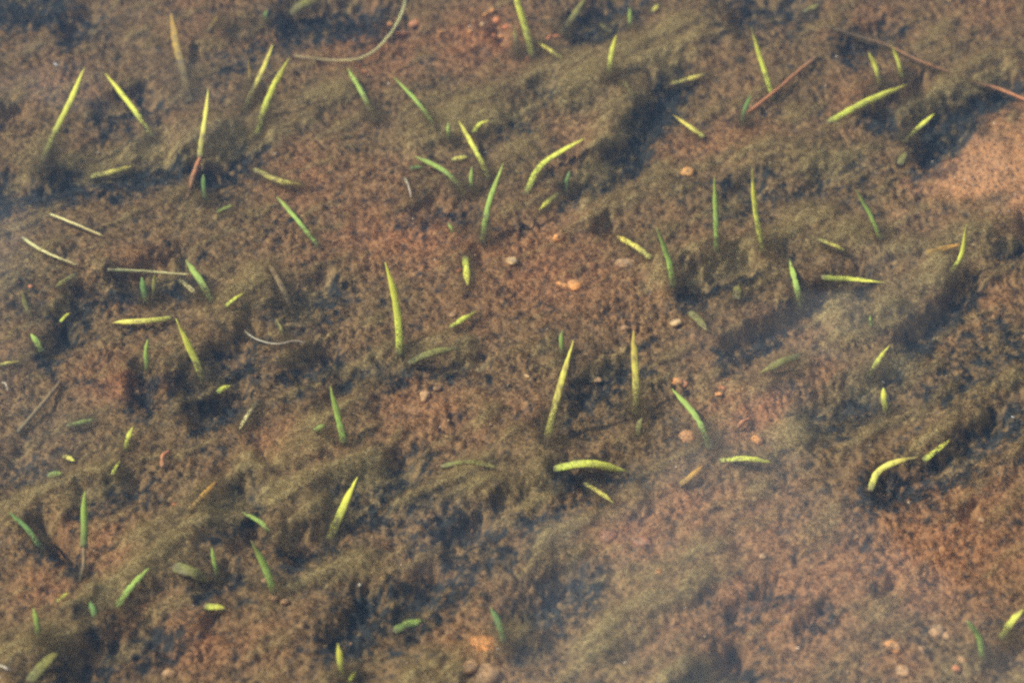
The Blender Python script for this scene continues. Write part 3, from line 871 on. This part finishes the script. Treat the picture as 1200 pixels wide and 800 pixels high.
stalk([(20, 506), (45, 478), (70, 448)], 7, 'tan', 'tan-brown stalk half grown over with algae', s0=.5, s1=.5)
stalk([(286, 386), (300, 397), (325, 403), (345, 399), (358, 402)], 2.2, 'wh', 'white root thread, wavy, at the edge of a dark patch', 'root_thread', 'root', 'fine roots', 0, 0, 0)
stalk([(474, 207), (479, 218), (482, 232)], 3, 'wh', 'short white root thread on reddish mud', 'root_thread', 'root', 'fine roots', .2, .2, 0)
stalk([(2, 447), (7, 450), (10, 459)], 3, 'wh', 'tiny white root curl', 'root_thread', 'root', 'fine roots', 0, 0, 0)
stalk([(191, 547), (190, 535), (198, 528)], 7, 'red', 'curled pinkish brown scrap of stalk', group=None)
stalk([(864, 500), (870, 494), (879, 490)], 6, 'red', 'short coral red scrap of stalk near the orange pebbles', group=None, s0=0, s1=0)
stalk([(-4, 777), (6, 782), (14, 787)], 4, 'wh', 'white thread end beside the broad olive-yellow leaf', 'root_thread', 'root', 'fine roots', 0, 0, 0)

# ---------------------------------------------------------------- pebbles, gravel and specks
import bmesh


def pebble_mesh(r, seed, colour, lump=.25, sub=2):
    bm = bmesh.new()
    bmesh.ops.create_icosphere(bm, subdivisions=sub, radius=1)
    q = np.random.default_rng(seed)
    k = q.normal(0, 1, (5, 3)); ph = q.uniform(0, 6, 5)
    k2 = q.normal(0, 1, (6, 3)); ph2 = q.uniform(0, 6, 6)
    sc = np.array([1, q.uniform(.65, 1), q.uniform(.38, .55)])
    cols = []
    for v in bm.verts:
        p = np.array(v.co)
        d = 1 + lump * sum(math.sin(1.15 * np.dot(k[i], p) + ph[i]) for i in range(5)) / 3 + .5 * lump * sum(abs(math.sin(2.6 * np.dot(k2[i], p) + ph2[i])) for i in range(6)) / 4 - .3 * lump
        v.co = Vector(p * d * sc * r)
        f_ = min(.75, max(0, .20 + .35 * math.sin(3 * np.dot(k[0], p) + ph[1]) + .25 * math.sin(5 * np.dot(k[2], p) + ph[2])))
        cols.append(np.array(colour) * (1 - f_) + SILT * 1.3 * f_)
    me = bpy.data.meshes.new('pebble')
    bm.to_mesh(me); bm.free()
    me.polygons.foreach_set('use_smooth', np.ones(len(me.polygons), dtype=bool))
    a_ = me.attributes.new('col', 'FLOAT_COLOR', 'POINT')
    a_.data.foreach_set('color', np.concatenate([np.clip(cols, 0, .9), np.ones((len(cols), 1))], 1).astype(np.float32).ravel())
    me.materials.append(M_STONE)
    return me


OR, RD, PL, TN = (.80, .33, .09), (.66, .22, .08), (.74, .46, .20), (.52, .28, .12)
SMALL = ('small orange pebble', 'small orange pebbles')
GRIT = ('small dull tan pebble', 'small tan pebbles')
PEBBLES = [   # x, y, width px, colour, label
    (735, 309, 26, TN, 'largest orange pebble, rounded and dusted with silt'), (807, 201, 15, (.72, .33, .08), 'lone angular orange pebble on smooth olive silt'),
    (660, 335, 13, OR, 'pale orange pebble, left of the touching pair'), (674, 335, 14, OR, 'orange pebble, right of the touching pair'),
    (600, 306, 11, PL, 'pale cream pebble on reddish mud'), (793, 379, 12, PL) + SMALL, (656, 279, 12, OR) + SMALL, (538, 318, 7, RD) + SMALL,
    (530, 369, 10, TN) + GRIT, (796, 448, 11, OR) + SMALL, (805, 512, 17, OR, 'orange pebble at the foot of the dark green leaning blade'),
    (887, 513, 17, OR, 'flat orange pebble under the coral red scrap'), (498, 465, 12, TN) + GRIT, (512, 455, 9, TN) + GRIT,
    (418, 79, 11, RD, 'red-orange pebble, left of two beside the thin yellow-tipped blade'), (429, 85, 11, RD, 'red-orange pebble, right of two beside the thin yellow-tipped blade'),
    (456, 28, 10, OR) + SMALL, (462, 23, 7, OR) + SMALL, (471, 41, 14, RD) + SMALL, (486, 28, 13, RD) + SMALL, (516, 39, 9, OR) + SMALL,
    (439, 141, 16, TN, 'tan-orange pebble at the foot of the thin yellow-tipped blade'), (577, 12, 9, OR) + SMALL, (583, 26, 12, RD) + SMALL, (566, 30, 8, PL) + SMALL,
    (577, 44, 11, RD) + SMALL, (588, 43, 10, OR) + SMALL, (553, 38, 12, OR) + SMALL, (594, 33, 9, RD) + SMALL, (570, 18, 8, OR) + SMALL,
    (619, 69, 10, RD) + SMALL, (650, 46, 19, RD, 'dark red pebble next to the olive-yellow bent leaf'),
    (566, 757, 32, OR, 'broad orange stone with crumbled top among the fluff'), (570, 784, 24, TN, 'tan-orange stone below the broad orange one'),
    (552, 780, 14, TN) + GRIT, (715, 626, 17, (.42, .17, .08), 'rusty red pebble, smaller of two in reddish mud'), (752, 634, 23, (.42, .17, .08), 'rusty red pebble, larger of two in reddish mud'),
    (772, 669, 5, OR) + SMALL, (1048, 757, 18, OR, 'bright orange pebble sunk in tan silt'), (1057, 785, 14, TN) + GRIT, (1095, 741, 20, TN) + GRIT, (1082, 760, 8, TN) + GRIT,
    (1110, 745, 10, TN) + GRIT, (1005, 629, 5, PL) + SMALL, (1128, 774, 10, TN) + GRIT, (904, 297, 5, PL) + SMALL, (1122, 783, 9, RD) + SMALL,
    (618, 441, 8, PL) + GRIT, (700, 445, 7, TN) + GRIT, (845, 455, 10, RD) + SMALL, (802, 450, 8, RD) + SMALL, (842, 462, 6, OR) + SMALL,
    (747, 73, 5, PL) + SMALL, (1141, 287, 5, PL) + SMALL, (1008, 170, 5, PL) + SMALL, (320, 700, 10, TN) + GRIT, (313, 680, 8, TN) + GRIT, (333, 705, 9, TN) + GRIT,
    (135, 737, 6, TN) + GRIT, (205, 592, 7, RD) + SMALL, (325, 527, 6, RD) + SMALL, (575, 497, 4, PL) + SMALL, (733, 385, 8, TN) + GRIT,
    (197, 788, 16, TN) + GRIT, (895, 653, 8, TN) + GRIT, (1150, 610, 6, TN) + GRIT, (36, 336, 5, RD) + SMALL,
]
for i_, row in enumerate(PEBBLES):
    px, py, wd_, c_, lb_ = row[:5]
    if len(row) > 5:
        lb_ += ' near ' + near(px, py)
    p = on_bed(px, py)
    r_ = wd_ * MPX * (.55 if wd_ < 16 else .5)
    o = link('pebble', pebble_mesh(r_, 300 + i_, c_, .55))
    o.location = (p[0], p[1], p[2] + r_ * (.12 if wd_ < 16 else -.12))
    o.rotation_euler = (0, 0, random.uniform(0, 6.28))
    BASES.append(([p - np.array([r_, 0, 0]), p + np.array([0, 0, r_ * .25]), p + np.array([r_, 0, 0])], .01 + 12 * r_ * r_ / .012, r_ * 1.1, 'lie'))
    tag(o, lb_, 'pebble', row[5] if len(row) > 5 else 'orange and red pebbles')

for (px, py, wd_, lb_) in [(66, 77, 7, 'white flake of shell on brown silt'), (1187, 490, 4, 'round white speck on dark crumbs'),
                           (1035, 449, 4, 'white speck at the edge of the dark furrow'), (583, 761, 4, 'white speck beside the broad orange stone'),
                           (549, 216, 4, 'white grain against the foot of the crossing shoots')]:
    p = on_bed(px, py)
    o = link('shell_flake', pebble_mesh(wd_ * MPX * .5, int(px), (.8, .78, .74), .3, 2))
    o.location = (p[0], p[1], p[2] + .0012)
    o.rotation_euler = (0, .3, px * .37)
    o.scale = (1, .5, .6)
    tag(o, lb_, 'shell', 'white flakes on the bed')


def build_grit():
    """Loose sand grains: thick on the open sand, thin elsewhere."""
    r = np.random.default_rng(77)
    n = 160000
    x = r.uniform(-.56, .62, n); y = r.uniform(-.45, .6, n)
    h, mt, ho, re, sa, rl = bed(x, y)
    keep = r.random(n) < np.clip(.9 * sa + .04 * (1 - mt) + .10 * re ** 2, 0, 1)
    x, y, h, sa = x[keep], y[keep], h[keep], sa[keep]
    n = len(x)
    base = np.array([(1, 0, 0), (-1, 0, 0), (0, 1, 0), (0, -1, 0), (0, 0, 1), (0, 0, -1)], float)
    fc = np.array([(0, 2, 4), (2, 1, 4), (1, 3, 4), (3, 0, 4), (2, 0, 5), (1, 2, 5), (3, 1, 5), (0, 3, 5)])
    s = (.0004 + r.exponential(.00028, n)).clip(0, .0019)
    v = base[None] * s[:, None, None] * r.uniform(.6, 1.3, (n, 6, 1)) + r.normal(0, 1, (n, 6, 3)) * s[:, None, None] * .2
    v = v + np.stack([x, y, h + s * .4], 1)[:, None, :]
    pal = np.array([(.42, .21, .09), (.36, .16, .07), (.50, .32, .17), (.22, .12, .07), (.75, .62, .45)])
    c = pal[r.choice(5, n, p=[.36, .24, .18, .15, .07])] * r.uniform(.7, 1.15, (n, 1))
    o = link('sand_grains', mesh_np('sand_grains', v.reshape(-1, 3), (fc[None] + 6 * np.arange(n)[:, None, None]).reshape(-1, 3), 3, np.repeat(c, 6, 0), M_GRAIN))
    o['kind'] = 'stuff'
    tag(o, 'loose orange sand grains on the open sand patch and the silt', 'sand')


build_grit()

# ---------------------------------------------------------------- algae: fine fluff over the whole bed
def fluff(n, xr, yr, seed, size=1.0):
    r = np.random.default_rng(seed)
    x = r.uniform(*xr, n); y = r.uniform(*yr, n)
    h, mt, ho, re, sa, rl = bed(x, y)
    keep = r.random(n) < np.clip(.50 + .60 * mt - .22 * ho - .75 * sa + rl * 600 * (1 - .7 * mt), .04, 1)
    x, y, h, mt, ho, re, sa = [q[keep] for q in (x, y, h, mt, ho, re, sa)]
    lift = (.0003 + r.exponential(.0010 + .0030 * mt, len(x))).clip(0, .014)
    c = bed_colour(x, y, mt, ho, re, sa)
    return np.stack([x, y, h + lift], 1), c, mt


def build_fluff():
    r = np.random.default_rng(5)
    P, Cc, mt = fluff(FLUFF_N, (-.70, .70), (-.48, .59), 1)
    P2, C2, m2 = fluff(FLUFF_N // 6, (-1.3, 1.3), (-.9, 1.4), 2)
    o = (np.abs(P2[:, 0]) > .70) | (P2[:, 1] < -.48) | (P2[:, 1] > .59)
    P, Cc, mt = np.concatenate([P, P2[o]]), np.concatenate([Cc, C2[o]]), np.concatenate([mt, m2[o]])
    big = np.concatenate([np.ones(len(P) - o.sum()), np.full(o.sum(), 1.8)])
    # algae caught round the foot of each shoot and along leaves that lie down
    ex, ec = [], []
    for (path, wgt, wd, stance) in BASES:
        pts = catmull(path, 12)
        ln = np.linalg.norm(np.diff(pts, axis=0), axis=1).sum()
        k = int(WISP_N * wgt * min(1, ln / .06))
        top = .45 if stance != 'lie' else 1.0
        t = (r.beta(1.0, 2.2, k) * top) if stance != 'lie' else r.random(k)
        idx = np.clip(t * 12, 0, 11.99)
        i0 = idx.astype(int)
        q = pts[i0] + (pts[i0 + 1] - pts[i0]) * (idx - i0)[:, None]
        spread = (.0012 + .55 * wd) * (1.15 - t)[:, None] if stance != 'lie' else (.0012 + .45 * wd)
        off = r.normal(0, 1, (k, 3)) * spread * np.array([1.25, 1.25, .55])
        if stance == 'lie':
            off[:, 2] = off[:, 2] * .8 - .001
        q = q + off
        ex.append(q); ec.append(SILT * (1 + .2 * r.normal(0, 1, (k, 1))))
    ex = np.concatenate(ex); ec = np.concatenate(ec)
    hz, m3, h3, r3, s3, _ = bed(ex[:, 0], ex[:, 1])
    ok = ex[:, 2] > hz + .0003
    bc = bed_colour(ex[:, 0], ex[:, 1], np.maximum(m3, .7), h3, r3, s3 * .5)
    P = np.concatenate([P, ex[ok]]); Cc = np.concatenate([Cc, (.35 * ec + .65 * bc)[ok]])
    big = np.concatenate([big, np.full(ok.sum(), .8)]); mt = np.concatenate([mt, np.full(ok.sum(), .8)])
    n = len(P)
    strand = r.random(n) < .10 + .45 * mt
    ang = np.where(strand, r.normal(R(42), .75, n), r.normal(R(50), 1.0, n))
    el = np.where(strand, r.normal(.12, .22, n), r.normal(.45, .5, n))
    d = np.stack([np.cos(ang) * np.cos(el), np.sin(ang) * np.cos(el), np.sin(el)], 1)
    ln = np.where(strand, (.003 + r.exponential(.0024, n)).clip(0, .012), (.0008 + r.exponential(.0007, n)).clip(0, .0045)) * big
    wv = r.normal(0, 1, (n, 3))
    wv -= d * (wv * d).sum(1)[:, None]
    wv /= np.linalg.norm(wv, axis=1)[:, None]
    wd = np.where(strand, r.uniform(.00010, .00022, n), r.uniform(.00022, .0006, n)) * big
    a = P - wv * wd[:, None]; b = P + wv * wd[:, None]; c = P + d * ln[:, None]
    co = np.stack([a, b, c], 1).reshape(-1, 3)
    cl = np.clip(Cc * (1.10 + np.where(strand, .10, .24)[:, None] * r.normal(0, 1, (n, 1))) * (1 + .05 * r.normal(0, 1, (n, 3))), .01, .8)
    fl = link('algae_fluff', mesh_np('algae_fluff', co, np.arange(3 * n).reshape(-1, 3), 3, np.repeat(cl, 3, 0), M_FUZZ))
    fl['kind'] = 'stuff'
    tag(fl, 'brown silty algae fluff coating the lake bed', 'algae')


FLUFF_N = 1700000
WISP_N = 2200
build_fluff()
